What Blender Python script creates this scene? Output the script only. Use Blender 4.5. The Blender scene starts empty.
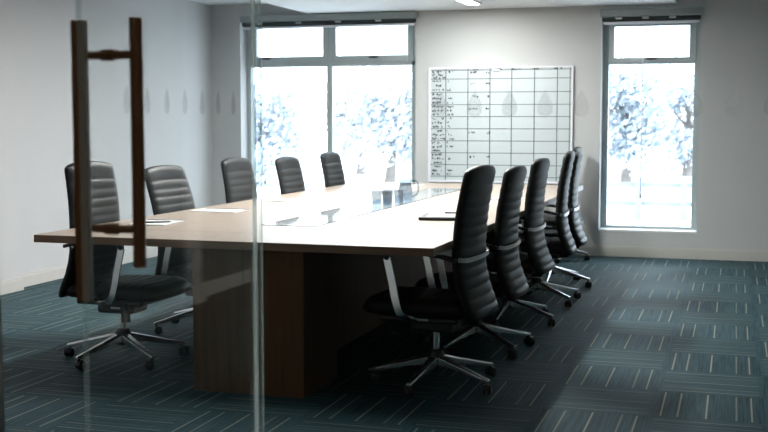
import bpy, bmesh, math, random
from mathutils import Vector, Matrix
random.seed(7)
S = bpy.context.scene
COL = S.collection
PI = math.pi

# ------------------------------------------------------------------ helpers
def obj(name, bm, mats, parent=None, smooth=False, loc=None, bevel=0, bseg=2, angle=None):
    me = bpy.data.meshes.new(name)
    bmesh.ops.recalc_face_normals(bm, faces=bm.faces[:])
    bm.to_mesh(me); bm.free()
    o = bpy.data.objects.new(name, me)
    COL.objects.link(o)
    if not isinstance(mats, (list, tuple)):
        mats = [mats]
    for m in mats:
        me.materials.append(m)
    if parent:
        o.parent = parent
    if loc:
        o.location = loc
    if smooth or angle:
        for p in me.polygons:
            p.use_smooth = True
        if angle:
            me.set_sharp_from_angle(angle=math.radians(angle))
    if bevel:
        b = o.modifiers.new('bevel', 'BEVEL')
        b.width = bevel; b.segments = bseg; b.limit_method = 'ANGLE'; b.angle_limit = math.radians(40)
    return o

def tag(o, label, cat, group=None, kind=None):
    o['label'] = label
    o['category'] = cat
    if group: o['group'] = group
    if kind: o['kind'] = kind
    return o

def struct(o):
    o['kind'] = 'structure'
    return o

def thing(name, label, cat, loc=(0, 0, 0), rotz=0, group=None):
    o = bpy.data.objects.new(name, None)
    o.empty_display_size = 0.1
    COL.objects.link(o)
    o.location = loc
    o.rotation_euler = (0, 0, rotz)
    return tag(o, label, cat, group)

def NB():
    return bmesh.new()

def box(bm, x0, x1, y0, y1, z0, z1, mi=0):
    v = [bm.verts.new((x, y, z)) for z in (z0, z1) for y in (y0, y1) for x in (x0, x1)]
    fs = []
    for f in ((0, 1, 3, 2), (4, 6, 7, 5), (0, 4, 5, 1), (2, 3, 7, 6), (0, 2, 6, 4), (1, 5, 7, 3)):
        fc = bm.faces.new([v[i] for i in f]); fc.material_index = mi; fs.append(fc)
    return fs

def lathe(bm, prof, n=24, cx=0, cy=0, cz=0, caps=True):
    rings = []
    for r, z in prof:
        if r < 1e-6:
            rings.append([bm.verts.new((cx, cy, cz + z))])
        else:
            rings.append([bm.verts.new((cx + r * math.cos(2 * PI * i / n), cy + r * math.sin(2 * PI * i / n), cz + z)) for i in range(n)])
    for a, b in zip(rings, rings[1:]):
        for i in range(n):
            j = (i + 1) % n
            if len(a) == 1 and len(b) == 1: continue
            if len(a) == 1: bm.faces.new((a[0], b[j], b[i]))
            elif len(b) == 1: bm.faces.new((a[i], a[j], b[0]))
            else: bm.faces.new((a[i], a[j], b[j], b[i]))
    if caps:
        for rg in (rings[0], rings[-1]):
            if len(rg) > 2:
                bm.faces.new(rg)

def tube(bm, pts, r, n=10, caps=True):
    pts = [Vector(p) for p in pts]
    rad = r if isinstance(r, (list, tuple)) else [r] * len(pts)
    rings = []
    up = None
    for i, p in enumerate(pts):
        t = (pts[min(i + 1, len(pts) - 1)] - pts[max(i - 1, 0)]).normalized()
        if up is None:
            a = Vector((0, 0, 1)) if abs(t.z) < .9 else Vector((1, 0, 0))
            up = a
        s = t.cross(up)
        if s.length < 1e-4:
            s = t.cross(Vector((0, 1, 0)))
        s.normalize(); u = s.cross(t).normalized(); up = u
        rings.append([bm.verts.new(p + (s * math.cos(2 * PI * k / n) + u * math.sin(2 * PI * k / n)) * rad[i]) for k in range(n)])
    for a, b in zip(rings, rings[1:]):
        for k in range(n):
            j = (k + 1) % n
            bm.faces.new((a[k], a[j], b[j], b[k]))
    if caps:
        bm.faces.new(rings[0]); bm.faces.new(rings[-1])

def strip(bm, pts, wdir, w, t):
    """flat metal strip: centre line pts, wide along wdir (w), thick across (t); w may vary"""
    pts = [Vector(p) for p in pts]
    ws = w if isinstance(w, (list, tuple)) else [w] * len(pts)
    rings = []
    for i, p in enumerate(pts):
        tg = (pts[min(i + 1, len(pts) - 1)] - pts[max(i - 1, 0)]).normalized()
        wd = Vector(wdir(i, len(pts)) if callable(wdir) else wdir)
        wd = (wd - tg * wd.dot(tg)).normalized()
        nd = tg.cross(wd).normalized()
        a = wd * ws[i] / 2; b = nd * t / 2
        rings.append([bm.verts.new(p + q) for q in (a + b, a * .92 + b * 1.25 if False else a - b, -a - b, -a + b)])
    for r0, r1 in zip(rings, rings[1:]):
        for k in range(4):
            j = (k + 1) % 4
            bm.faces.new((r0[k], r0[j], r1[j], r1[k]))
    bm.faces.new(rings[0]); bm.faces.new(rings[-1])

def smooth_path(pts, n=6):
    """Catmull-Rom through pts"""
    P = [Vector(p) for p in pts]
    out = []
    for i in range(len(P) - 1):
        p0 = P[max(i - 1, 0)]; p1 = P[i]; p2 = P[i + 1]; p3 = P[min(i + 2, len(P) - 1)]
        for k in range(n):
            t = k / n
            out.append(.5 * ((2 * p1) + (p2 - p0) * t + (2 * p0 - 5 * p1 + 4 * p2 - p3) * t * t + (3 * p1 - p0 - 3 * p2 + p3) * t ** 3))
    out.append(P[-1])
    return out

def interp(tab, x):
    if x <= tab[0][0]: return tab[0][1]
    for (a, b), (c, d) in zip(tab, tab[1:]):
        if x <= c:
            t = (x - a) / (c - a)
            t = t * t * (3 - 2 * t) if False else t
            return b + (d - b) * t
    return tab[-1][1]

# ------------------------------------------------------------------ materials
def mat(name):
    m = bpy.data.materials.new(name); m.use_nodes = True
    nt = m.node_tree
    for n in list(nt.nodes):
        nt.nodes.remove(n)
    out = nt.nodes.new('ShaderNodeOutputMaterial')
    return m, nt, out

def L(nt, a, b):
    nt.links.new(a, b)

def pbr(name, col, rough=.5, metal=0, spec=.5, noise=0, nscale=20, bump=0, bscale=200, coat=0, sheen=0, stretch=None):
    m, nt, out = mat(name)
    p = nt.nodes.new('ShaderNodeBsdfPrincipled')
    L(nt, p.outputs[0], out.inputs[0])
    p.inputs['Base Color'].default_value = (*col, 1)
    p.inputs['Roughness'].default_value = rough
    p.inputs['Metallic'].default_value = metal
    p.inputs['Specular IOR Level'].default_value = spec
    p.inputs['Coat Weight'].default_value = coat
    p.inputs['Sheen Weight'].default_value = sheen
    tc = nt.nodes.new('ShaderNodeTexCoord')
    src = tc.outputs['Object']
    if stretch:
        mp = nt.nodes.new('ShaderNodeMapping'); mp.inputs['Scale'].default_value = stretch
        L(nt, src, mp.inputs['Vector']); src = mp.outputs[0]
    nz = nt.nodes.new('ShaderNodeTexNoise'); nz.inputs['Scale'].default_value = nscale
    nz.inputs['Detail'].default_value = 4
    L(nt, src, nz.inputs['Vector'])
    if noise:
        r = nt.nodes.new('ShaderNodeValToRGB')
        r.color_ramp.elements[0].position = .3; r.color_ramp.elements[1].position = .7
        r.color_ramp.elements[0].color = (*[c * (1 - noise) for c in col], 1)
        r.color_ramp.elements[1].color = (*[min(1, c * (1 + noise)) for c in col], 1)
        L(nt, nz.outputs['Fac'], r.inputs[0]); L(nt, r.outputs[0], p.inputs['Base Color'])
    if bump:
        n2 = nt.nodes.new('ShaderNodeTexNoise'); n2.inputs['Scale'].default_value = bscale
        n2.inputs['Detail'].default_value = 2
        L(nt, src, n2.inputs['Vector'])
        b = nt.nodes.new('ShaderNodeBump'); b.inputs['Strength'].default_value = bump; b.inputs['Distance'].default_value = .002
        L(nt, n2.outputs['Fac'], b.inputs['Height']); L(nt, b.outputs[0], p.inputs['Normal'])
    return m

def emit(name, col, st):
    m, nt, out = mat(name)
    e = nt.nodes.new('ShaderNodeEmission'); e.inputs[0].default_value = (*col, 1); e.inputs[1].default_value = st
    L(nt, e.outputs[0], out.inputs[0])
    return m

def glass(name, tint=(1, 1, 1), ior=1.45, rough=0.0):
    m, nt, out = mat(name)
    t = nt.nodes.new('ShaderNodeBsdfTransparent'); t.inputs[0].default_value = (*tint, 1)
    g = nt.nodes.new('ShaderNodeBsdfGlossy'); g.inputs['Roughness'].default_value = rough
    lw = nt.nodes.new('ShaderNodeLayerWeight'); lw.inputs[0].default_value = .5
    pw = nt.nodes.new('ShaderNodeMath'); pw.operation = 'POWER'; pw.inputs[1].default_value = 5
    L(nt, lw.outputs['Facing'], pw.inputs[0])
    f0 = ((ior - 1) / (ior + 1)) ** 2
    f = nt.nodes.new('ShaderNodeMath'); f.operation = 'MULTIPLY_ADD'; f.inputs[1].default_value = 1 - f0; f.inputs[2].default_value = f0
    L(nt, pw.outputs[0], f.inputs[0])
    mx = nt.nodes.new('ShaderNodeMixShader')
    L(nt, f.outputs[0], mx.inputs[0]); L(nt, t.outputs[0], mx.inputs[1]); L(nt, g.outputs[0], mx.inputs[2])
    L(nt, mx.outputs[0], out.inputs[0])
    return m

def frosted(name, a, col=(.8, .8, .8), tint=(1, 1, 1)):
    m, nt, out = mat(name)
    t = nt.nodes.new('ShaderNodeBsdfTransparent'); t.inputs[0].default_value = (*tint, 1)
    d = nt.nodes.new('ShaderNodeBsdfDiffuse'); d.inputs[0].default_value = (*col, 1)
    tr = nt.nodes.new('ShaderNodeBsdfTranslucent'); tr.inputs[0].default_value = (*col, 1)
    m1 = nt.nodes.new('ShaderNodeMixShader'); m2 = nt.nodes.new('ShaderNodeMixShader')
    m1.inputs[0].default_value = .8
    L(nt, d.outputs[0], m1.inputs[1]); L(nt, tr.outputs[0], m1.inputs[2])
    m2.inputs[0].default_value = a
    L(nt, t.outputs[0], m2.inputs[1]); L(nt, m1.outputs[0], m2.inputs[2])
    L(nt, m2.outputs[0], out.inputs[0])
    return m

def carpet(name):
    m, nt, out = mat(name)
    N = nt.nodes.new
    def math_(op, a, b=None, c=None):
        n = N('ShaderNodeMath'); n.operation = op
        for i, v in enumerate((a, b, c)):
            if v is None: continue
            if isinstance(v, (int, float)): n.inputs[i].default_value = v
            else: L(nt, v, n.inputs[i])
        return n.outputs[0]
    def mixf(f, a, b):
        n = N('ShaderNodeMix'); n.data_type = 'FLOAT'
        L(nt, f, n.inputs[0]); L(nt, a, n.inputs[2]); L(nt, b, n.inputs[3])
        return n.outputs[0]
    geo = N('ShaderNodeNewGeometry'); sp = N('ShaderNodeSeparateXYZ')
    L(nt, geo.outputs['Position'], sp.inputs[0])
    T = .485
    u = math_('DIVIDE', math_('ADD', sp.outputs[0], .33 + T * 40), T)
    v = math_('DIVIDE', math_('ADD', sp.outputs[1], -5.05 + T * 40), T)
    fu = math_('FRACT', u); fv = math_('FRACT', v)
    iu = math_('FLOOR', u); iv = math_('FLOOR', v)
    par = math_('MODULO', math_('ADD', iu, iv), 2.0)
    par = math_('GREATER_THAN', par, .5)
    ac = mixf(par, fu, fv); al = mixf(par, fv, fu)
    cv = N('ShaderNodeCombineXYZ'); L(nt, iu, cv.inputs[0]); L(nt, iv, cv.inputs[1])
    wn = N('ShaderNodeTexWhiteNoise'); wn.noise_dimensions = '2D'; L(nt, cv.outputs[0], wn.inputs['Vector'])
    # bright thread lines at fixed places across the tile
    lines = None
    for pos, st in ((.085, .95), (.235, .8), (.485, 1.0), (.75, .55), (.885, .9), (.56, .16), (.33, .14), (.66, .18), (.155, .14), (.95, .12)):
        d = math_('ABSOLUTE', math_('SUBTRACT', ac, pos))
        l = math_('MULTIPLY', math_('SUBTRACT', 1.0, math_('MINIMUM', math_('MAXIMUM', math_('DIVIDE', math_('SUBTRACT', d, .004), .007), 0.0), 1.0)), st if st > .5 else math_('MULTIPLY', par, st * 1.7))
        lines = l if lines is None else math_('MAXIMUM', lines, l)
    # fade ends of the threads a little inside the tile
    ed = math_('MULTIPLY', math_('GREATER_THAN', al, .035), math_('LESS_THAN', al, .965))
    lines = math_('MULTIPLY', lines, ed)
    # cross tiles show their threads weaker
    lines = math_('MULTIPLY', lines, math_('SUBTRACT', 1.0, math_('MULTIPLY', par, .35)))
    # streaks along the pile
    sv = N('ShaderNodeCombineXYZ')
    L(nt, math_('MULTIPLY', ac, 55.0), sv.inputs[0]); L(nt, math_('MULTIPLY', al, 1.6), sv.inputs[1])
    L(nt, math_('MULTIPLY', wn.outputs['Value'], 37.0), sv.inputs[2])
    nz = N('ShaderNodeTexNoise'); nz.inputs['Scale'].default_value = 1.0; nz.inputs['Detail'].default_value = 3
    L(nt, sv.outputs[0], nz.inputs['Vector'])
    fine = N('ShaderNodeTexNoise'); fine.inputs['Scale'].default_value = 180; fine.inputs['Detail'].default_value = 2
    L(nt, geo.outputs['Position'], fine.inputs['Vector'])
    r = N('ShaderNodeValToRGB')
    r.color_ramp.elements[0].position = .32; r.color_ramp.elements[0].color = (.004, .024, .033, 1)
    r.color_ramp.elements[1].position = .72; r.color_ramp.elements[1].color = (.047, .094, .109, 1)
    mixv = math_('ADD', math_('MULTIPLY', nz.outputs['Fac'], .8), math_('MULTIPLY', fine.outputs['Fac'], .2))
    mixv = math_('ADD', mixv, math_('MULTIPLY', math_('SUBTRACT', wn.outputs['Value'], .5), .10))
    L(nt, mixv, r.inputs[0])
    mc = N('ShaderNodeMix'); mc.data_type = 'RGBA'
    L(nt, math_('MULTIPLY', lines, .55), mc.inputs[0]); L(nt, r.outputs[0], mc.inputs[6])
    mc.inputs[7].default_value = (.46, .42, .33, 1)
    p = N('ShaderNodeBsdfPrincipled')
    L(nt, mc.outputs[2], p.inputs['Base Color'])
    p.inputs['Roughness'].default_value = .62
    p.inputs['Specular IOR Level'].default_value = .07
    p.inputs['Sheen Weight'].default_value = .0
    p.inputs['Sheen Roughness'].default_value = .4
    b = N('ShaderNodeBump'); b.inputs['Strength'].default_value = .25; b.inputs['Distance'].default_value = .003
    L(nt, fine.outputs['Fac'], b.inputs['Height']); L(nt, b.outputs[0], p.inputs['Normal'])
    L(nt, p.outputs[0], out.inputs[0])
    return m

def wood(name, c0, c1, rough, scale=(1.2, 14, 14), coat=0.0, spec=.5):
    m, nt, out = mat(name)
    N = nt.nodes.new
    tc = N('ShaderNodeTexCoord'); mp = N('ShaderNodeMapping'); mp.inputs['Scale'].default_value = scale
    L(nt, tc.outputs['Object'], mp.inputs['Vector'])
    nz = N('ShaderNodeTexNoise'); nz.inputs['Scale'].default_value = 2.2; nz.inputs['Detail'].default_value = 6; nz.inputs['Distortion'].default_value = .6
    L(nt, mp.outputs[0], nz.inputs['Vector'])
    r = N('ShaderNodeValToRGB')
    r.color_ramp.elements[0].position = .3; r.color_ramp.elements[0].color = (*c0, 1)
    r.color_ramp.elements[1].position = .7; r.color_ramp.elements[1].color = (*c1, 1)
    L(nt, nz.outputs['Fac'], r.inputs[0])
    p = N('ShaderNodeBsdfPrincipled'); L(nt, r.outputs[0], p.inputs['Base Color'])
    p.inputs['Roughness'].default_value = rough; p.inputs['Coat Weight'].default_value = coat; p.inputs['Coat Roughness'].default_value = .12
    p.inputs['Specular IOR Level'].default_value = spec
    L(nt, p.outputs[0], out.inputs[0])
    return m

M = {}
M['wall'] = pbr('wall_paint', (.50, .51, .51), .85, noise=.02, nscale=2, bump=.05, bscale=150)
M['ceil'] = pbr('ceiling_paint', (.87, .88, .89), .9, noise=.01, nscale=3)
M['carpet'] = carpet('carpet_tiles')
M['skirt'] = pbr('skirting_paint', (.50, .49, .46), .45, noise=.02)
M['panel'] = pbr('wall_panel', (.085, .115, .115), .6, noise=.03)
M['alu'] = pbr('window_aluminium', (.42, .47, .475), .4, metal=.35, noise=.04, nscale=30)
M['sill'] = pbr('white_sill', (.82, .83, .85), .4, noise=.02)
M['top'] = wood('maple_top', (.275, .222, .182), (.325, .268, .222), .34, (14, 1.2, 14), coat=0, spec=.18)
M['edge'] = wood('maple_edge', (.17, .09, .045), (.24, .13, .068), .4, (1.5, 1.5, 30))
M['ped'] = wood('oak_pedestal', (.10, .047, .019), (.135, .066, .028), .6, (16, 16, 1.0), spec=.2)
M['inlay'] = pbr('inlay_glass', (.26, .28, .29), .04, spec=.45, noise=.01)
M['ink'] = pbr('black_ink', (.03, .035, .04), .5, noise=.05)
M['leather'] = pbr('black_leather', (.011, .0118, .0125), .46, spec=.26, bump=.12, bscale=260, noise=.1)
M['plastic'] = pbr('black_plastic', (.012, .012, .013), .45, noise=.05)
M['chrome'] = pbr('polished_aluminium', (.86, .87, .88), .26, metal=1, noise=.03, nscale=12)
M['steel'] = pbr('satin_steel', (.50, .50, .50), .3, metal=1, noise=.03, nscale=12)
M['bronze'] = pbr('bronze_pull', (.46, .27, .16), .38, metal=.15, noise=.06, nscale=12)
M['rubber'] = pbr('black_caster', (.01, .01, .01), .3, noise=.05)
M['glass'] = glass('clear_glass')
M['doorglass'] = glass('door_glass', (.97, .985, .98), 1.33)
M['edgeglass'] = frosted('glass_edge_green', .26, (.55, .68, .64), (.86, .93, .91))
M['frost'] = frosted('frosted_film', .13)
M['seal'] = frosted('clear_seal', .30, (.75, .8, .8))
M['gridline'] = pbr('grid_tape', (.10, .12, .125), .5, noise=.05)
M['lampoff'] = pbr('lamp_diffuser_unlit', (.85, .85, .83), .5, noise=.01)
M['wallc'] = pbr('corridor_paint', (.12, .10, .085), .85, noise=.03, nscale=3)
M['border'] = pbr('black_joint', (.012, .012, .012), .9, spec=.02, noise=.05)
M['cover'] = pbr('light_satin_cover', (.88, .90, .88), .4, noise=.02)
M['board'] = pbr('whiteboard', (.52, .58, .60), .25, noise=.01)
M['bframe'] = pbr('board_frame', (.72, .72, .77), .35, noise=.01)
M['cass'] = pbr('blind_cassette', (.28, .32, .32), .5, noise=.04)
M['roll'] = pbr('blind_cloth', (.035, .045, .05), .9, noise=.1)
M['paper'] = pbr('paper', (.55, .56, .57), .8, noise=.01)
M['lamp'] = emit('lamp_diffuser', (1, .985, .96), 90)
M['lampmid'] = emit('lamp_diffuser_bright', (1, .985, .96), 365)
M['lampnear'] = emit('lamp_diffuser_dim', (1, .985, .96), 95)
M['lampframe'] = pbr('lamp_frame', (.8, .8, .8), .4, noise=.01)
M['ground'] = pbr('pale_paving', (.75, .75, .76), .9, noise=.08, nscale=2)
M['fence'] = pbr('fence_paint', (.26, .30, .36), .7, noise=.08)
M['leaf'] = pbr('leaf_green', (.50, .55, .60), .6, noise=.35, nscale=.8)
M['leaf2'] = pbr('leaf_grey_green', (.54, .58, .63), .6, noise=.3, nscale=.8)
M['bark'] = pbr('bark', (.22, .19, .17), .9, noise=.3, nscale=6)

# ------------------------------------------------------------------ room shell
YB = 11.03                      # inner face of back wall
XL_FAR, XL_NEAR, YJL = -5.33, -5.25, 7.45
XR_FAR, XR_NEAR, YJR = 1.21, 1.12, 7.37
YG = 2.9                        # glass partition
ZC = 2.52
YK = -1.8                       # corridor end

bm = NB(); box(bm, -5.7, 1.6, YK - .2, YB + .3, -.12, 0)
struct(obj('floor', bm, M['carpet']))
bm = NB(); box(bm, -5.7, 1.6, YK - .2, YB + .35, ZC, ZC + .15)
struct(obj('ceiling', bm, M['ceil']))
bm = NB(); box(bm, -4.21, -.557, 3.7, YB - .001, 2.395, ZC - .001)
struct(obj('ceiling_raft', bm, M['ceil'], bevel=.004))

W1 = (-5.0, -3.085, .24, 2.37)
W2 = (-1.245, -.33, .24, 2.36)
y0, y1 = YB, YB + .32
bm = NB()
box(bm, -5.7, W1[0], y0, y1, 0, ZC)
box(bm, W1[1], W2[0], y0, y1, 0, ZC)
box(bm, W2[1], 1.6, y0, y1, 0, ZC)
for w in (W1, W2):
    box(bm, w[0], w[1], y0, y1, 0, w[2])
    box(bm, w[0], w[1], y0, y1, w[3], ZC)
bmesh.ops.remove_doubles(bm, verts=bm.verts[:], dist=1e-5)
struct(obj('wall_back', bm, M['wall']))

bm = NB()
box(bm, -5.7, XL_FAR, YJL, YB, 0, ZC)
box(bm, -5.7, XL_NEAR, YG - .08, YJL, 0, ZC)
struct(obj('wall_left', bm, M['wall']))
bm = NB()
box(bm, XR_NEAR, 1.6, YG - .02, 7.12, 0, ZC)
struct(obj('wall_right', bm, M['panel']))
bm = NB(); box(bm, XR_NEAR - .004, 1.6, 7.12, YJR, 0, ZC)
struct(obj('trim_1', bm, M['wall']))
bm = NB()
yy = YJR
k = 0
while yy < YB - .05:
    ye = min(yy + .61, YB)
    box(bm, XR_FAR, 1.6, yy + .006, ye - .006, .1, ZC)
    yy = ye
box(bm, XR_FAR + .012, 1.6, YJR, YB, 0, ZC)
struct(obj('wall_right_panels', bm, M['panel']))
bm = NB(); box(bm, -5.7, 1.6, YK - .2, YK, 0, ZC); box(bm, -5.7, XL_NEAR, YK, YG - .08, 0, ZC); box(bm, XR_NEAR, 1.6, YK, YG - .02, 0, ZC)
struct(obj('wall_corridor', bm, M['wallc']))
bm = NB(); box(bm, XL_NEAR, -2.17, YG - .08, YG + .08, 0, ZC)
struct(obj('wall_front', bm, M['wall']))

def skirting(name, segs):
    bm = NB()
    for (ax, ay), (bx, by), (nx, ny) in segs:
        t = .018
        for h0, h1, tt in ((0, .085, t), (.085, .1, t * .55)):
            tt += .0 if abs(nx) < .5 else .005
            xs = sorted((ax, bx, ax + nx * tt, bx + nx * tt)); ys = sorted((ay, by, ay + ny * tt, by + ny * tt))
            box(bm, xs[0], xs[-1], ys[0], ys[-1], h0, h1)
    return struct(obj(name, bm, M['skirt']))
skirting('baseboard_back', [((XL_FAR, YB), (XR_FAR, YB), (0, -1))])
skirting('baseboard_left', [((XL_FAR, YJL), (XL_FAR, YB - .018), (1, 0)), ((XL_NEAR, YG + .08), (XL_NEAR, YJL + .018), (1, 0))])
skirting('baseboard_right', [((XR_FAR, YJR), (XR_FAR, YB - .018), (-1, 0)), ((XR_NEAR, YG + .08), (XR_NEAR, YJR + .018), (-1, 0))])

# ------------------------------------------------------------------ windows
FY0, FY1 = 11.20, 11.27
def frame_rect(bm, x0, x1, z0, z1, g, ya, yb):
    """frame between the outer rectangle and the inner one g=(x0,x1,z0,z1)"""
    box(bm, x0, g[0], ya, yb, z0, z1); box(bm, g[1], x1, ya, yb, z0, z1)
    box(bm, g[0], g[1], ya, yb, z0, g[2]); box(bm, g[0], g[1], ya, yb, g[3], z1)

def window(name, W, lights, extra, handles):
    x0, x1, z0, z1 = W
    bm = NB()
    box(bm, x0, x0 + .045, FY0, FY1, z0, z1); box(bm, x1 - .045, x1, FY0, FY1, z0, z1)
    box(bm, x0 + .045, x1 - .045, FY0, FY1, z0, z0 + .045); box(bm, x0 + .045, x1 - .045, FY0, FY1, z1 - .04, z1)
    for e in extra:
        box(bm, *e)
    root = struct(obj(name, bm, M['alu'], bevel=.003))
    for (cell, g) in lights:
        if cell:
            b = NB(); frame_rect(b, *cell, g, FY0 - .012, FY1 - .015)
            sash = obj('sash', b, M['alu'], root, bevel=.004)
        b = NB(); box(b, g[0] - .012, g[1] + .012, 11.236, 11.242, g[2] - .012, g[3] + .012)
        obj('pane', b, M['glass'], root)
    for hx, hz in handles:
        b = NB(); box(b, hx - .05, hx + .05, FY0 - .045, FY0 - .03, hz - .01, hz + .008); box(b, hx - .018, hx + .018, FY0 - .031, FY0 - .011, hz - .012, hz + .012)
        obj('handle', b, M['plastic'], root, bevel=.003)
    b = NB(); box(b, x0 + .002, x1 - .002, YB - .005, FY0 - .001, z0 + .001, z0 + .02)
    obj('sill', b, M['sill'], root, bevel=.003)
    return root

cxa, cxb = -4.12, -4.0
window('window_1', W1,
       [((-4.955, cxa + .045, 1.905, 2.33), (-4.88, -4.135, 1.975, 2.30)),
        ((cxb - .035, -3.155, 1.905, 2.33), (-3.99, -3.216, 1.975, 2.30)),
        (None, (-4.955, -4.105, .285, 1.87)), (None, (-4.03, -3.173, .285, 1.87))],
       [(-4.095, -4.035, FY0, FY1, .285, 2.33), (-4.955, -4.095, FY0, FY1, 1.868, 1.92), (-4.035, -3.13, FY0, FY1, 1.868, 1.92), (-3.173, -3.13, FY0, FY1, .285, 2.33)],
       [(-4.76, 1.957), (-3.57, 1.957)])
window('window_2', W2,
       [((-1.2, -.375, 1.86, 2.32), (-1.141, -.44, 1.907, 2.205)),
        (None, (-1.195, -.385, .285, 1.845))],
       [(-1.2, -.375, FY0, FY1, 1.845, 1.875), (-1.2, -1.19, FY0, FY1, .285, 1.85), (-.39, -.375, FY0, FY1, .285, 1.85)],
       [(-.79, 1.895)])

def blind(W, label, zc0, zc1, zr, cordx, cordz, nbr):
    x0, x1 = W[0] + (.03 if W[0] < -3 else -.01), W[1] + (.03 if W[0] < -3 else .015)
    r = thing('roller_blind', label, 'blind', ((x0 + x1) / 2, YB, zc0), 0, 'roller blinds over the windows')
    ox, oz = (x0 + x1) / 2, zc0
    def loc(b):
        bmesh.ops.translate(b, verts=b.verts[:], vec=(-ox, -YB, -oz)); return b
    b = NB(); box(b, x0, x1, YB - .085, YB - .001, zc0, zc1)
    obj('cassette', loc(b), M['cass'], r, bevel=.018, bseg=3)
    b = NB(); tube(b, [(x0 + .02, YB - .04, zc0 - .014), (x1 - .02, YB - .04, zc0 - .014)], .022, 14)
    obj('rolled_cloth', loc(b), M['roll'], r, smooth=True, angle=40)
    for i in range(nbr):
        bx = x0 + .1 + (x1 - x0 - .2) * (i + .3) / nbr
        b = NB(); box(b, bx - .03, bx + .03, YB - .088, YB - .05, zc0 - .022, zc0 - .002)
        obj('bracket', loc(b), M['steel'], r, bevel=.004)
    b = NB(); box(b, x0 + .03, x1 - .03, YB - .052, YB - .03, zr, zr + .022)
    obj('bottom_rail', loc(b), M['bframe'], r, bevel=.004)
    b = NB(); box(b, x0 + .03, x1 - .03, YB - .043, YB - .039, zr + .02, zc0 - .008)
    obj('hanging_cloth', loc(b), M['roll'], r)
    b = NB(); tube(b, [(cordx, YB + .05, zr + .02), (cordx, YB + .05, cordz)], .0045, 8)
    lathe(b, [(0, 0), (.012, .01), (.012, .05), (.004, .07), (0, .07)], 10, cordx, YB + .05, cordz - .06)
    tube(b, [(cordx, YB + .05, zr + .02), (cordx, YB + .02, zc0 - .03), (cordx, YB - .03, zc0 - .012)], .004, 8)
    obj('pull_cord', loc(b), M['bframe'], r, smooth=True)
    return r
blind(W1, 'long grey roller blind rolled up over the wide two-part window', 2.318, 2.393, 2.252, -4.78, .8, 4)
blind(W2, 'short grey roller blind rolled up over the narrow tall window', 2.277, 2.352, 2.212, -.86, .62, 3)

# ------------------------------------------------------------------ whiteboard planner
BX0, BX1, BZ0, BZ1 = -2.946, -1.503, .69, 1.83
wb = thing('planner_whiteboard', 'large white wall planner board with a black grid between the two windows', 'whiteboard', ((BX0 + BX1) / 2, YB, BZ0))
def wloc(b):
    bmesh.ops.translate(b, verts=b.verts[:], vec=(-(BX0 + BX1) / 2, -YB, -BZ0)); return b
b = NB(); box(b, BX0 + .01, BX1 - .01, YB - .022, YB - .002, BZ0 + .01, BZ1 - .01); obj('board', wloc(b), M['board'], wb)
b = NB(); frame_rect(b, BX0, BX1, BZ0, BZ1, (BX0 + .026, BX1 - .018, BZ0 + .02, BZ1 - .014), YB - .03, YB - .001); obj('frame', wloc(b), M['bframe'], wb, bevel=.003)
vx = [-2.766, -2.541, -2.319, -2.103, -1.879, -1.657, -1.535]
hz = [1.80, 1.715, 1.584, 1.462, 1.344, 1.224, 1.104, .985, .866, .75]
b = NB()
for x in vx: box(b, x - .0045, x + .0045, YB - .0235, YB - .022, BZ0 + .02, BZ1 - .014)
for z in hz: box(b, BX0 + .026, BX1 - .018, YB - .0236, YB - .0221, z - .0035, z + .0035)
obj('grid_lines', wloc(b), M['gridline'], wb)
b = NB()
rr = random.Random(3)
def scrawl(x0, x1, z, dens):
    x = x0
    while x < x1:
        w = rr.uniform(.006, .02)
        if rr.random() < dens:
            h = rr.uniform(.008, .024)
            zz = z + rr.uniform(-.006, .006)
            box(b, x, x + w * .8, YB - .0242, YB - .0225, zz - h / 2, zz + h / 2)
        x += w
for a, c in zip(hz, hz[1:]):
    n = 3
    for i in range(n):
        z = a - (a - c) * (i + .5) / n
        scrawl(-2.905, -2.80 + rr.uniform(-.03, .02), z, .75)
        if rr.random() < .75: scrawl(-2.755, -2.72 + rr.uniform(-.01, .04), z, .55)
    if rr.random() < .8:
        z = (a + c) / 2 + .02
        scrawl(-2.53, -2.45, z, .4); scrawl(-2.36, -2.325, z, .5)
for i in range(5): scrawl(-2.5 + i * .2, -2.42 + i * .2, 1.806, .5)
obj('handwriting', wloc(b), M['ink'], wb)['kind'] = 'stuff'
b = NB(); tube(b, [(-2.29, YB - .034, 1.80), (-2.22, YB - .034, 1.793)], .011, 10); obj('magnet_clip', wloc(b), M['bframe'], wb, smooth=True, angle=40)

# ------------------------------------------------------------------ ceiling lights and an added corridor lamp
for (ya, yb, lab) in ((9.3, 10.5, 'slim linear ceiling light nearest the back windows above the table'),
                      (7.1, 8.3, 'slim linear ceiling light above the middle of the table'),
                      (4.9, 6.1, 'slim linear ceiling light above the door end of the table')):
    t = thing('ceiling_light', lab, 'light', (-2.365, (ya + yb) / 2, 2.395), 0, 'linear ceiling lights over the table')
    h = (yb - ya) / 2
    b = NB(); frame_rect(b, -.075, .075, -h, h, (-.055, .055, -h + .02, h - .02), -.014, -.0005)
    for vtx in b.verts: vtx.co = (vtx.co.x, vtx.co.z, vtx.co.y)
    obj('frame', b, M['lampframe'], t, bevel=.002)
    b = NB(); box(b, -.055, .055, -h + .02, h - .02, -.010, -.002)
    obj('diffuser', b, M['lamp'] if ya > 9 else M['lampmid'] if ya > 7 else M['lampnear'], t)

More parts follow.
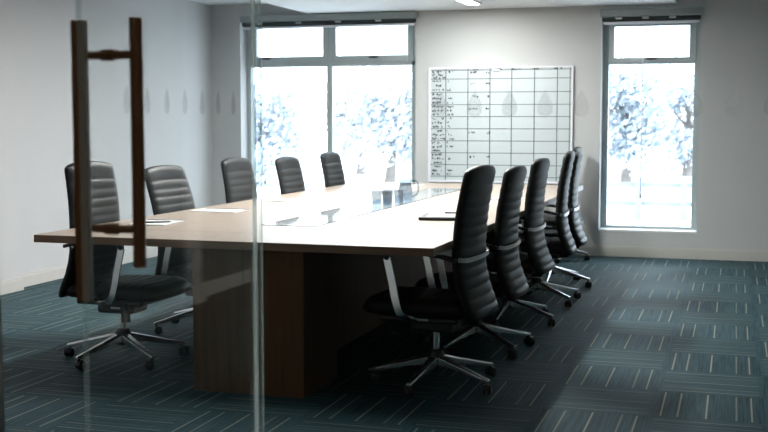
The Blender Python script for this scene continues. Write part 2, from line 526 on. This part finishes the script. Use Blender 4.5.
M['lampadded'] = emit('added_lamp_diffuser_warm', (1, .76, .52), 4.5)  # lamp added out of view to give the door handle a warm tone
t = thing('ceiling_light', 'added unseen square warm panel light over the corridor in front of the glass', 'light', (-.6, -.5, ZC), 0)
b = NB(); frame_rect(b, -.32, .32, -.32, .32, (-.29, .29, -.29, .29), -.014, -.0005)
for vtx in b.verts: vtx.co = (vtx.co.x, vtx.co.z, vtx.co.y)
obj('frame', b, M['lampframe'], t, bevel=.002)
b = NB(); box(b, -.29, .29, -.29, .29, -.010, -.002)
obj('diffuser', b, M['lampadded'], t)

# ------------------------------------------------------------------ glass partition and door
wf = NB(); box(wf, -1.262, XR_NEAR, YG - .006, YG + .006, .03, ZC - .03)
for f in wf.faces:
    if abs(f.normal.y) < .5: f.material_index = 1
wf.normal_update()
for f in wf.faces: f.material_index = 0 if abs(f.normal.y) > .5 else 1
pane = struct(obj('wall_front_glass', wf, [M['doorglass'], M['edgeglass']]))
b = NB(); box(b, -1.262, XR_NEAR, YG - .02, YG + .02, 0, .03); box(b, -1.262, XR_NEAR, YG - .02, YG + .02, ZC - .03, ZC - .001)
obj('channel', b, M['steel'], pane)
b = NB(); box(b, -1.2545, -1.2495, YG - .0085, YG - .0062, .03, ZC - .03); obj('edge_bevel', b, M['edgeglass'], pane)

def drop(bm, P, ax, h=.07, w=.044):
    """teardrop outline at P in the plane spanned by ax and z"""
    n = 20; vs = []
    for i in range(n):
        a = 2 * PI * i / n
        s = math.sin(a / 2)
        x = -math.sin(a) * s ** 1.2 * w * .62
        z = math.cos(a) * h / 2
        vs.append(bm.verts.new((P[0] + ax[0] * x, P[1] + ax[1] * x, P[2] + z)))
    bm.faces.new(vs)
    r = bmesh.ops.extrude_face_region(bm, geom=bm.faces[-1:])
k = 0
x = -1.20
while x < XR_NEAR - .05:
    b = NB(); drop(b, (x, YG - .0075, 1.345), (1, 0))
    obj('frosted_drop', b, M['frost'], pane)
    x += .0917

# the door leaf stands open at a right angle; local frame: hinge edge at the origin, leaf along -y
db = NB(); box(db, -.007, .007, -.872, -.005, .012, 2.44)
db.normal_update()
for f in db.faces: f.material_index = 0 if abs(f.normal.x) > .5 else 1
door = struct(obj('door_1', db, [M['doorglass'], M['edgeglass']], loc=(-1.274, YG, 0)))
door.rotation_euler = (0, 0, 0)
for k in range(7):
    b = NB(); drop(b, (.0085, -.155 - k * .0915, 1.348), (0, 1), .065, .030)
    obj('frosted_drop', b, M['frost'], door)
b = NB()
for z0, z1 in ((.012, .11), (2.36, 2.44)):
    box(b, -.018, -.0062, -.17, -.006, z0, z1); box(b, .0062, .018, -.17, -.006, z0, z1)
obj('pivot_patch', b, M['steel'], door, bevel=.002)
b = NB(); box(b, -.006, .004, -.0045, .004, .012, 2.44); obj('edge_seal', b, M['seal'], door)
# pull handle: round bronze bar on two standoffs, clamped to an edge stile
HY = -.858
b = NB(); tube(b, [(.121, HY, 1.003), (.121, HY, 1.506)], .0135, 20)
pull = obj('pull_handle', b, M['bronze'], door, smooth=True, angle=50)
for z in (1.433, 1.08):
    b = NB(); tube(b, [(.010, HY, z), (.043, HY, z), (.044, HY, z), (.072, HY, z), (.073, HY, z), (.112, HY, z)], [.0085, .0085, .012, .012, .0085, .0085], 14)
    obj('standoff', b, M['bronze'], pull, smooth=True, angle=50)
b = NB(); box(b, -.0135, -.0005, -.884, -.862, .93, 1.503)
obj('edge_stile', b, M['bronze'], door, bevel=.003)
b = NB(); box(b, .0, .0155, -.884, -.862, .93, 1.503)
obj('edge_cover', b, M['cover'], door, bevel=.003)

# ------------------------------------------------------------------ table
TX0, TX1, TY0, TY1 = -3.305, -1.262, 4.812, 9.955
TZ = .74
tcx, tcy = (TX0 + TX1) / 2, (TY0 + TY1) / 2
tb = thing('boardroom_table', 'long light wood boardroom table on box pedestals with a glass strip down its middle', 'table', (tcx, tcy, 0))
hx, hy = (TX1 - TX0) / 2, (TY1 - TY0) / 2
IX0, IX1, IY0, IY1 = -2.43 - tcx, -2.135 - tcx, 5.645 - tcy, 9.15 - tcy
b = NB(); box(b, -hx, hx, -hy, hy, .702, TZ)
# veneer border joint cut as a shallow groove is drawn by thin dark inlaid lines below
b.normal_update()
for f in b.faces: f.material_index = 0 if f.calc_center_median().z > TZ - .001 else 1
obj('tabletop', b, [M['top'], M['edge']], tb, bevel=.002)
for a in (-hy + .40, hy - .40):
    b = NB(); box(b, -hx + .002, hx - .002, a - .0015, a + .0015, TZ - .001, TZ + .0003)
    obj('veneer_joint', b, M['edge'], tb)
b = NB()
box(b, IX0 - .008, IX0, IY0 - .03, IY1 + .012, .735, .7408); box(b, IX1, IX1 + .012, IY0 - .03, IY1 + .012, .735, .7408)
box(b, IX0, IX1, IY0 - .03, IY0, .735, .7408); box(b, IX0, IX1, IY1, IY1 + .012, .735, .7408)
obj('inlay_border', b, M['border'], tb)
b = NB(); box(b, IX0, IX1, IY0, IY1, .735, .7412); obj('glass_inlay', b, M['inlay'], tb)
for ya, yb in ((4.885, 5.36), (9.40, 9.88)):
    b = NB(); box(b, -2.478 - tcx, -1.905 - tcx, ya - tcy, yb - tcy, 0, .702)
    obj('pedestal', b, M['ped'], tb, bevel=.003)
b = NB(); box(b, -2.24 - tcx, -2.14 - tcx, 5.361 - tcy, 9.399 - tcy, .0, .702)  # panel added between the pedestals so the space under the table goes black
obj('added_modesty_panel', b, M['ped'], tb, bevel=.003)

# ------------------------------------------------------------------ chairs
REAR = [(.33, -.290), (.40, -.258), (.47, -.231), (.54, -.215), (.60, -.209), (.68, -.210), (.76, -.216), (.84, -.225), (.92, -.240), (1.0, -.256), (1.08, -.272)]
ZB0, ZB1 = .335, 1.035
PIV = Vector((-.19, 0, .45))
def back_bm():
    bm = NB()
    nz, nu = 96, 14
    P = .048
    rings = []
    for i in range(nz + 1):
        v = i / nz
        z = ZB0 + (ZB1 - ZB0) * v
        hw = .236 - .010 * max(0, (v - .55) / .45) ** 1.5 - .03 * max(0, (.12 - v) / .12) ** 2
        zz = z - .965
        if z < .955:
            ph = ((.955 - z) / P) % 1.0
            rib = math.sin(PI * ph) ** .4
        else:
            ph = (z - .955) / (ZB1 - .955)
            rib = min(1, math.sin(PI * min(ph * .8 + .02, .9)) ** .5 + .0)
        endf = min(1, (1 - v) / .03, v / .03) ** .5 if 0 < v < 1 else .25
        xr = interp(REAR, z)
        ring = []
        # front row then rear row
        for side in (1, -1):
            for j in range(nu + 1):
                s = -1 + 2 * j / nu
                if side < 0: s = -s
                y = hw * math.sin(s * PI / 2) if False else hw * s
                e = (1 - abs(s) ** 9)
                th = .0185 + .0095 * rib * (.15 + .85 * e)
                th *= (.62 + .38 * e) * (.6 + .4 * endf)
                xc = xr + .028 + .012 * s * s
                lift = .024 * (1 - s * s) * max(0, (v - .8) / .2) - .005 * abs(s) ** 10 * max(0, (v - .9) / .1)
                ring.append(bm.verts.new((xc + side * th - PIV.x, y, z + lift - PIV.z)))
        rings.append(ring)
    n = len(rings[0])
    for a, c in zip(rings, rings[1:]):
        for k in range(n):
            j = (k + 1) % n
            bm.faces.new((a[k], a[j], c[j], c[k]))
    for rg in (rings[0], rings[-1]):
        for j in range(nu):
            bm.faces.new((rg[j], rg[j + 1], rg[n - 2 - j], rg[n - 1 - j]))
    return bm

def seat_bm():
    bm = NB()
    nx, ny = 60, 14
    x0, x1 = -.20, .335
    top, bot = [], []
    for i in range(nx + 1):
        u = i / nx
        x = x0 + (x1 - x0) * u
        hw = .245 - .02 * (1 - u) - .035 * max(0, (u - .85) / .15) ** 2
        rib = abs(math.sin(PI * u * 9)) ** .6
        q = max(0, (u - .80) / .20)
        edge = math.sqrt(max(0.0, 1 - q ** 2.4))
        backe = min(1, u / .05 + .35)
        rt, rb = [], []
        for j in range(ny + 1):
            sgn = -1 + 2 * j / ny
            e = (1 - abs(sgn) ** 6) * .7 + .3
            xx = x - .03 * sgn * sgn * max(0, (u - .5) / .5)
            mid = .382 - .012 * q * q
            zt = mid + (.046 + .008 * rib * e - .010 * (1 - sgn * sgn)) * e * edge * backe
            zb = mid - .050 * (e ** .5) * (.25 + .75 * edge) * (.3 if edge < .02 else 1)
            rt.append(bm.verts.new((xx, hw * sgn, zt)))
            rb.append(bm.verts.new((xx, hw * sgn * .97, zb)))
        top.append(rt); bot.append(rb)
    for A, flip in ((top, 1), (bot, 0)):
        for a, c in zip(A, A[1:]):
            for j in range(ny):
                bm.faces.new((a[j], a[j + 1], c[j + 1], c[j]))
    for t, o in ((top[0], bot[0]), (top[-1], bot[-1])):
        for j in range(ny): bm.faces.new((t[j], t[j + 1], o[j + 1], o[j]))
    for j in (0, ny):
        for i in range(nx): bm.faces.new((top[i][j], top[i + 1][j], bot[i + 1][j], bot[i][j]))
    return bm

def make_chair():
    t = thing('office_chair', 'x', 'chair', (0, 0, 0), 0, 'black leather chairs around the boardroom table')
    obj('seat', seat_bm(), M['leather'], t, smooth=True)
    b = NB()   # moulded under-shell
    box(b, -.17, .22, -.19, .19, .305, .334); box(b, -.235, -.15, -.05, .05, .30, .345)
    obj('seat_shell', b, M['plastic'], t, bevel=.012, bseg=3)
    bk = obj('backrest', back_bm(), M['leather'], t, smooth=True, loc=PIV)
    # steel band round the back, wide along z
    pts = []
    for i in range(25):
        s = -1 + 2 * i / 24
        y = .240 * s
        a = abs(s)
        x = -.212 + .012 * s * s + (.05 * max(0, (a - .86) / .14) ** 1.5)
        pts.append((x - PIV.x - .004, y, .612 - PIV.z + .012 * a ** 4))
    b = NB(); strip(b, pts, (0, 0, 1), .021, .007)
    obj('back_band', b, M['steel'], bk, smooth=True, angle=40)
    for sy in (-1, 1):
        y = .268 * sy
        p = [(-.02, y * .72, .326), (.03, y * .86, .33), (.085, y * .98, .352), (.112, y, .42), (.128, y, .50), (.150, y, .595), (.156, y, .622)]
        pp = smooth_path(p, 5)
        b = NB(); strip(b, pp, (1, 0, 0.15) if False else (lambda i, n: (0, 0, 1) if False else ((1, 0, .0) if i > n * .45 else (1, .0, 0.0))), .034, .009) if False else None
        b.free(); b = NB()
        # strip is wide along the seat direction on its upright, wide flat underneath
        def wd(i, n):
            k = min(1, max(0, (i / (n - 1) - .25) / .3))
            return (0.9 + .1 * k, (1 - k) * .2 * sy, -(.35) * k)
        strip(b, pp, wd, .034, .010)
        arm = obj('armrest', b, M['chrome'], t, smooth=True, angle=40)
        q = smooth_path([(.157, y, .615), (.150, y, .638), (.125, y, .652), (.06, y, .656), (-.04, y, .650), (-.12, y, .638), (-.185, y * .97, .622)], 5)
        b = NB(); strip(b, q, (0, 1, 0), [.030 + .016 * math.sin(PI * i / (len(q) - 1)) for i in range(len(q))], .018)
        obj('arm_pad', b, M['plastic'], arm, smooth=True, angle=40, bevel=.003)
    b = NB(); box(b, -.11, .11, -.085, .085, .243, .306)
    mech = obj('tilt_mechanism', b, M['plastic'], t, bevel=.016, bseg=3)
    b = NB(); tube(b, [(.075, -.10, .29), (.082, -.105, .205)], [.022, .026], 14)
    tube(b, [(.075, -.07, .285), (.075, -.11, .285)], .014, 10)
    obj('tension_knob', b, M['plastic'], mech, smooth=True, angle=50)
    b = NB(); box(b, -.02, .035, -.0895, -.085, .270, .282); obj('lever_tab', b, M['steel'], mech)
    b = NB(); lathe(b, [(.019, .15), (.019, .25)], 18)
    obj('gas_lift', b, M['chrome'], t, smooth=True, angle=40)
    b = NB(); lathe(b, [(.030, .085), (.043, .092), (.043, .150), (.034, .172), (.026, .176)], 22)
    base = obj('star_base', b, M['plastic'], t, smooth=True, angle=40)
    for k in range(5):
        a = 2 * PI * k / 5
        b = NB()
        R = Matrix.Rotation(a, 3, 'Z')
        secs = [(.030, .048, .150, .100), (.10, .044, .132, .096), (.20, .036, .107, .080), (.30, .029, .082, .061), (.338, .025, .073, .058)]
        rg = []
        for r, w, zt, zb in secs:
            c = [(r, -w * .5, zb), (r, w * .5, zb), (r, w * .5, zt - .008), (r, w * .26, zt), (r, -w * .26, zt), (r, -w * .5, zt - .008)]
            rg.append([b.verts.new(R @ Vector(q)) for q in c])
        for p, q in zip(rg, rg[1:]):
            for i in range(6):
                j = (i + 1) % 6
                b.faces.new((p[i], p[j], q[j], q[i]))
        b.faces.new(rg[0]); b.faces.new(rg[-1])
        obj('leg', b, M['chrome'], base, bevel=.002)
        b = NB()
        # twin wheel caster with hood
        prof = [(0, -.011), (.018, -.011), (.0245, -.007), (.0255, 0), (.0245, .007), (.018, .011), (0, .011)]
        for off in (-.013, .013):
            tmp = NB(); lathe(tmp, prof, 20, caps=False)
            sw = Matrix.Rotation(a + 2.1 + k * 1.3, 4, 'Z')
            MM = sw @ Matrix.Translation((-.012, off, .0255)) @ Matrix.Rotation(PI / 2, 4, 'X')
            C = Matrix.Translation((math.cos(a) * .322, math.sin(a) * .322, 0))
            bmesh.ops.transform(tmp, matrix=C @ MM, verts=tmp.verts[:])
            me = bpy.data.meshes.new('tmp'); tmp.to_mesh(me); tmp.free(); b.from_mesh(me); bpy.data.meshes.remove(me)
        lathe(b, [(.008, .045), (.008, .066)], 10, math.cos(a) * .322, math.sin(a) * .322)
        tmp = NB()
        lathe(tmp, [(0, .0545), (.017, .0535), (.027, .046), (.0295, .034), (.0295, .028)], 18, caps=False)
        C = Matrix.Translation((math.cos(a) * .322, math.sin(a) * .322, 0)) @ Matrix.Rotation(a + 2.1 + k * 1.3, 4, 'Z') @ Matrix.Translation((-.012, 0, 0)) @ Matrix.Diagonal((.85, .55, 1, 1))
        bmesh.ops.transform(tmp, matrix=C, verts=tmp.verts[:])
        me = bpy.data.meshes.new('tmp'); tmp.to_mesh(me); tmp.free(); b.from_mesh(me); bpy.data.meshes.remove(me)
        obj('caster', b, M['rubber'], base, smooth=True, angle=45)
    return t

proto = make_chair()
UPPER = ('seat', 'seat_shell', 'backrest', 'armrest', 'tilt_mechanism', 'gas_lift')
first = [True]
def kids(o):
    return [c for c in COL.objects if c.parent == o]
proto_kids = kids(proto)
proto_sub = {c: kids(c) for c in proto_kids}
def chair(x, y, rz, base_deg, dz, tilt, label):
    if first[0]:
        first[0] = False
        r = proto; parts = proto_kids
    else:
        r = proto.copy(); COL.objects.link(r); parts = []
        for ch in proto_kids:
            c = ch.copy(); COL.objects.link(c); c.parent = r; parts.append(c)
            for g in proto_sub[ch]:
                d = g.copy(); COL.objects.link(d); d.parent = c
    r.location = (x, y, 0); r.rotation_euler = (0, 0, rz); r['label'] = label
    for c in parts:
        nm = c.name.split('.')[0]
        if nm in UPPER:
            base = PIV if nm == 'backrest' else Vector((0, 0, 0))
            c.location = base + Vector((0, 0, dz))
            if nm == 'backrest': c.rotation_euler = (0, -math.radians(tilt), 0)
        if nm == 'star_base':
            c.rotation_euler = (0, 0, math.radians(base_deg) - rz)

# the prototype is moved last so that copies keep its untouched part positions
SPOTS = [
    (-3.172, 5.42, math.radians(0), 39, .022, -3.5, 'black chair on the left side of the table behind the door handle'),
    (-3.13, 6.36, math.radians(-3), 9, -.025, 7, 'black chair leaning back, second from the viewer on the left side of the table'),
    (-3.175, 7.39, math.radians(-1), 20, -.018, -.5, 'black chair third from the viewer on the left side, left of the wide window'),
    (-3.165, 8.39, math.radians(0), 50, -.04, 2, 'black chair fourth from the viewer on the left side, against the left window pane'),
    (-3.185, 9.42, math.radians(0), 10, -.03, 1, 'farthest black chair on the left side, before the mullion of the wide window'),
    (-1.392, 5.36, PI - math.radians(4), -26, .03, 0, 'black chair nearest the viewer on the right side of the table'),
    (-1.392, 6.27, PI - math.radians(2), -38, -.008, 0, 'black chair second from the viewer on the right side of the table'),
    (-1.393, 7.22, PI - math.radians(2), -20, .004, -1.5, 'black chair in the middle of the five on the right side of the table'),
    (-1.35, 8.08, PI + math.radians(3), -36, .03, 0, 'black chair fourth from the viewer on the right side, its armrest showing'),
    (-1.388, 8.95, PI + math.radians(2), -14, .0, -2, 'farthest black chair on the right side of the table, near the narrow window'),
    (-1.63, 10.62, PI, 2, 0, 0, 'black chair parked against the back wall beyond the table end, mostly hidden'),
]
COPIES = SPOTS[1:]
def copy_first():
    for a in COPIES:
        first[0] = False
        chair(*a)
    first[0] = True
    chair(*SPOTS[0])
copy_first()

# ------------------------------------------------------------------ things on the table
def pad(x, y, rz, w, h, label, pen=True):
    t = thing('notepad', label, 'notepad', (x, y, TZ + .0005), rz, 'notepads on the table')
    b = NB(); box(b, -w / 2, w / 2, -h / 2, h / 2, 0, .006); obj('paper_block', b, M['paper'], t)
    b = NB(); box(b, -w / 2, w / 2, h / 2 - .012, h / 2, .006, .0085); obj('binding', b, M['ink'], t)
    if pen:
        p = thing('pen', 'black pen lying on the notepad ' + ('at the window end of the table' if y > 9 else 'at the door end of the table'), 'pen', (x + .03, y - .03, TZ + .0065), rz + .5, 'pens on the notepads')
        b = NB(); tube(b, [(-.07, 0, .0045), (.055, 0, .0045), (.07, 0, .0045)], [.0045, .0045, .001], 8)
        obj('barrel', b, M['ink'], p, smooth=True, angle=40)
        b = NB(); box(b, -.068, -.03, -.001, .001, .0085, .0105); obj('clip', b, M['steel'], p)
pad(-3.03, 5.55, .1, .21, .28, 'white notepad before the chair behind the door handle, lying on the table')
pad(-3.06, 6.42, -.05, .30, .21, 'white notepad before the leaning-back chair, lying on the table', False)
pad(-3.02, 7.42, .05, .21, .28, 'white notepad before the third chair of the left side, lying on the table', False)
pad(-2.75, 9.55, .3, .30, .21, 'white notepad at the window end of the table, lying on the table')
pad(-1.55, 8.05, -.1, .21, .28, 'grey-white notepad before the fourth chair of the right side, lying on the table', False)

fo = thing('folder', 'black folder with a white sheet on the right side of the table top', 'folder', (-1.55, 6.31, TZ + .0005), .12)
b = NB(); box(b, -.17, .17, -.14, .14, 0, .018); obj('cover', b, M['leather'], fo, bevel=.004)
b = NB(); box(b, -.13, .15, -.11, .12, .018, .0215); obj('sheet', b, M['paper'], fo)
b = NB(); box(b, -.05, .05, .095, .125, .0215, .030); obj('clip', b, M['plastic'], fo, bevel=.002)

M['tumbler'] = glass('tumbler_glass', (.74, .77, .79), 1.5)
GZ = .7415
def tumbler(x, y, label):
    b = NB()
    lathe(b, [(0, 0), (.029, 0), (.036, .095), (.0345, .095), (.0275, .010), (0, .010)], 24, caps=False)
    o = obj('water_glass', b, M['tumbler'], None, smooth=True, angle=40, loc=(x, y, GZ))
    tag(o, label, 'glass', 'water glasses beside the jug')
tumbler(-2.275, 7.18, 'clear water glass in the cluster beside the jug, leftmost one')
tumbler(-2.235, 7.30, 'clear water glass in the cluster beside the jug, behind the leftmost one')
tumbler(-2.195, 7.16, 'clear water glass in the cluster beside the jug, nearest the viewer')
tumbler(-2.165, 7.33, 'clear water glass in the cluster standing closest to the jug')
jg = thing('water_jug', 'clear glass water jug with a handle standing on the middle of the table', 'jug', (-2.185, 7.56, GZ))
b = NB(); lathe(b, [(0, 0), (.042, 0), (.050, .02), (.052, .07), (.044, .115), (.040, .135), (.046, .158), (.044, .158), (.037, .135), (.041, .115), (.048, .07), (.046, .02), (.040, .008), (0, .008)], 28, caps=False)
obj('vessel', b, M['tumbler'], jg, smooth=True, angle=60)
b = NB(); tube(b, smooth_path([(.040, 0, .140), (.075, 0, .145), (.092, 0, .11), (.085, 0, .06), (.051, 0, .035)], 6), .006, 10)
obj('handle', b, M['tumbler'], jg, smooth=True)

# ------------------------------------------------------------------ outdoors
bm = NB(); box(bm, -40, 30, YB + .32, 70, -.30, -.15)
g = struct(obj('ground_outside', bm, M['ground']))

def tree(x, y, h, r, seed, m, label):
    rg = random.Random(seed)
    t = thing('tree', label, 'tree', (x, y, -.15), 0, 'trees beyond the windows')
    b = NB(); tube(b, [(0, 0, 0), (.05, .02, h * .35), (-.03, .05, h * .7)], [.14, .10, .05], 8)
    for k in range(5):
        a = rg.uniform(0, 2 * PI); z = h * rg.uniform(.3, .55)
        tube(b, [(0, 0, z), (math.cos(a) * r * .5, math.sin(a) * r * .5, z + h * .2)], [.05, .02], 6)
    obj('trunk', b, M['bark'], t)
    b = NB()
    cl = [(Vector((rg.uniform(-1, 1), rg.uniform(-1, 1), 0)) * r * .7 + Vector((0, 0, rg.uniform(h * .25, h))), rg.uniform(.35, .6) * r) for _ in range(16)]
    for c, rr_ in cl:
        for _ in range(260):
            d = Vector((rg.gauss(0, 1), rg.gauss(0, 1), rg.gauss(0, 1))).normalized() * rr_ * rg.uniform(.4, 1.05)
            p = c + d
            n = Vector((rg.gauss(0, 1), rg.gauss(0, 1), rg.gauss(0, 1))).normalized()
            u = n.orthogonal().normalized(); w = n.cross(u)
            s = rg.uniform(.05, .12)
            vs = [b.verts.new(p + u * s), b.verts.new(p + w * s * .5), b.verts.new(p - u * s), b.verts.new(p - w * s * .5)]
            b.faces.new(vs)
    obj('crown', b, m, t)
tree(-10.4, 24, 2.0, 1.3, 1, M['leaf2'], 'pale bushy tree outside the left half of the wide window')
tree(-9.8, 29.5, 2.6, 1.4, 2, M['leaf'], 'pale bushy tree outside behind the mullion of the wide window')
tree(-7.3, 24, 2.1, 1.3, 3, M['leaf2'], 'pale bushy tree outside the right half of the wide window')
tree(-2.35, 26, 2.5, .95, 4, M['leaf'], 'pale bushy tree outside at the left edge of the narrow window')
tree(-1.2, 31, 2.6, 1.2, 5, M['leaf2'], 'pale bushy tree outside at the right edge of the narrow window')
fe = thing('garden_fence', 'low pale post fence outside seen through the narrow window', 'fence', (-1.6, 17, -.15))
for k, px in enumerate((-1.1, -.45, .25, .9)):
    b = NB(); box(b, px - .05, px + .05, -.05, .05, 0, .62); obj('post', b, M['fence'], fe)
for z in (.2, .48):
    b = NB(); box(b, -1.3, 1.2, .05, .08, z, z + .07); obj('rail', b, M['fence'], fe)

# ------------------------------------------------------------------ light
w = bpy.data.worlds.new('World'); S.world = w; w.use_nodes = True
nt = w.node_tree
bg = nt.nodes['Background']
bg.inputs[0].default_value = (.76, .885, 1.0, 1); bg.inputs[1].default_value = 5.6

# ------------------------------------------------------------------ camera
cd = bpy.data.cameras.new('Camera'); cam = bpy.data.objects.new('Camera', cd); COL.objects.link(cam)
cd.sensor_width = 36; cd.lens = 1132.6 / 768 * 36
cd.clip_start = .05
cam.location = (0, 0, 1.30)
cam.rotation_euler = (PI / 2 - .08364, 0, .3004)
cd.dof.use_dof = True; cd.dof.focus_distance = 6.0; cd.dof.aperture_fstop = 4.6
S.camera = cam

S.view_settings.view_transform = 'Standard'
S.view_settings.look = 'None'
S.view_settings.exposure = 0.35
S.view_settings.gamma = 1
S.view_settings.use_curve_mapping = False
S.cycles.max_bounces = 14; S.cycles.diffuse_bounces = 7; S.cycles.glossy_bounces = 6
S.cycles.transparent_max_bounces = 24
S.cycles.caustics_reflective = False; S.cycles.caustics_refractive = False
S.cycles.sample_clamp_indirect = 8
S.cycles.use_denoising = True
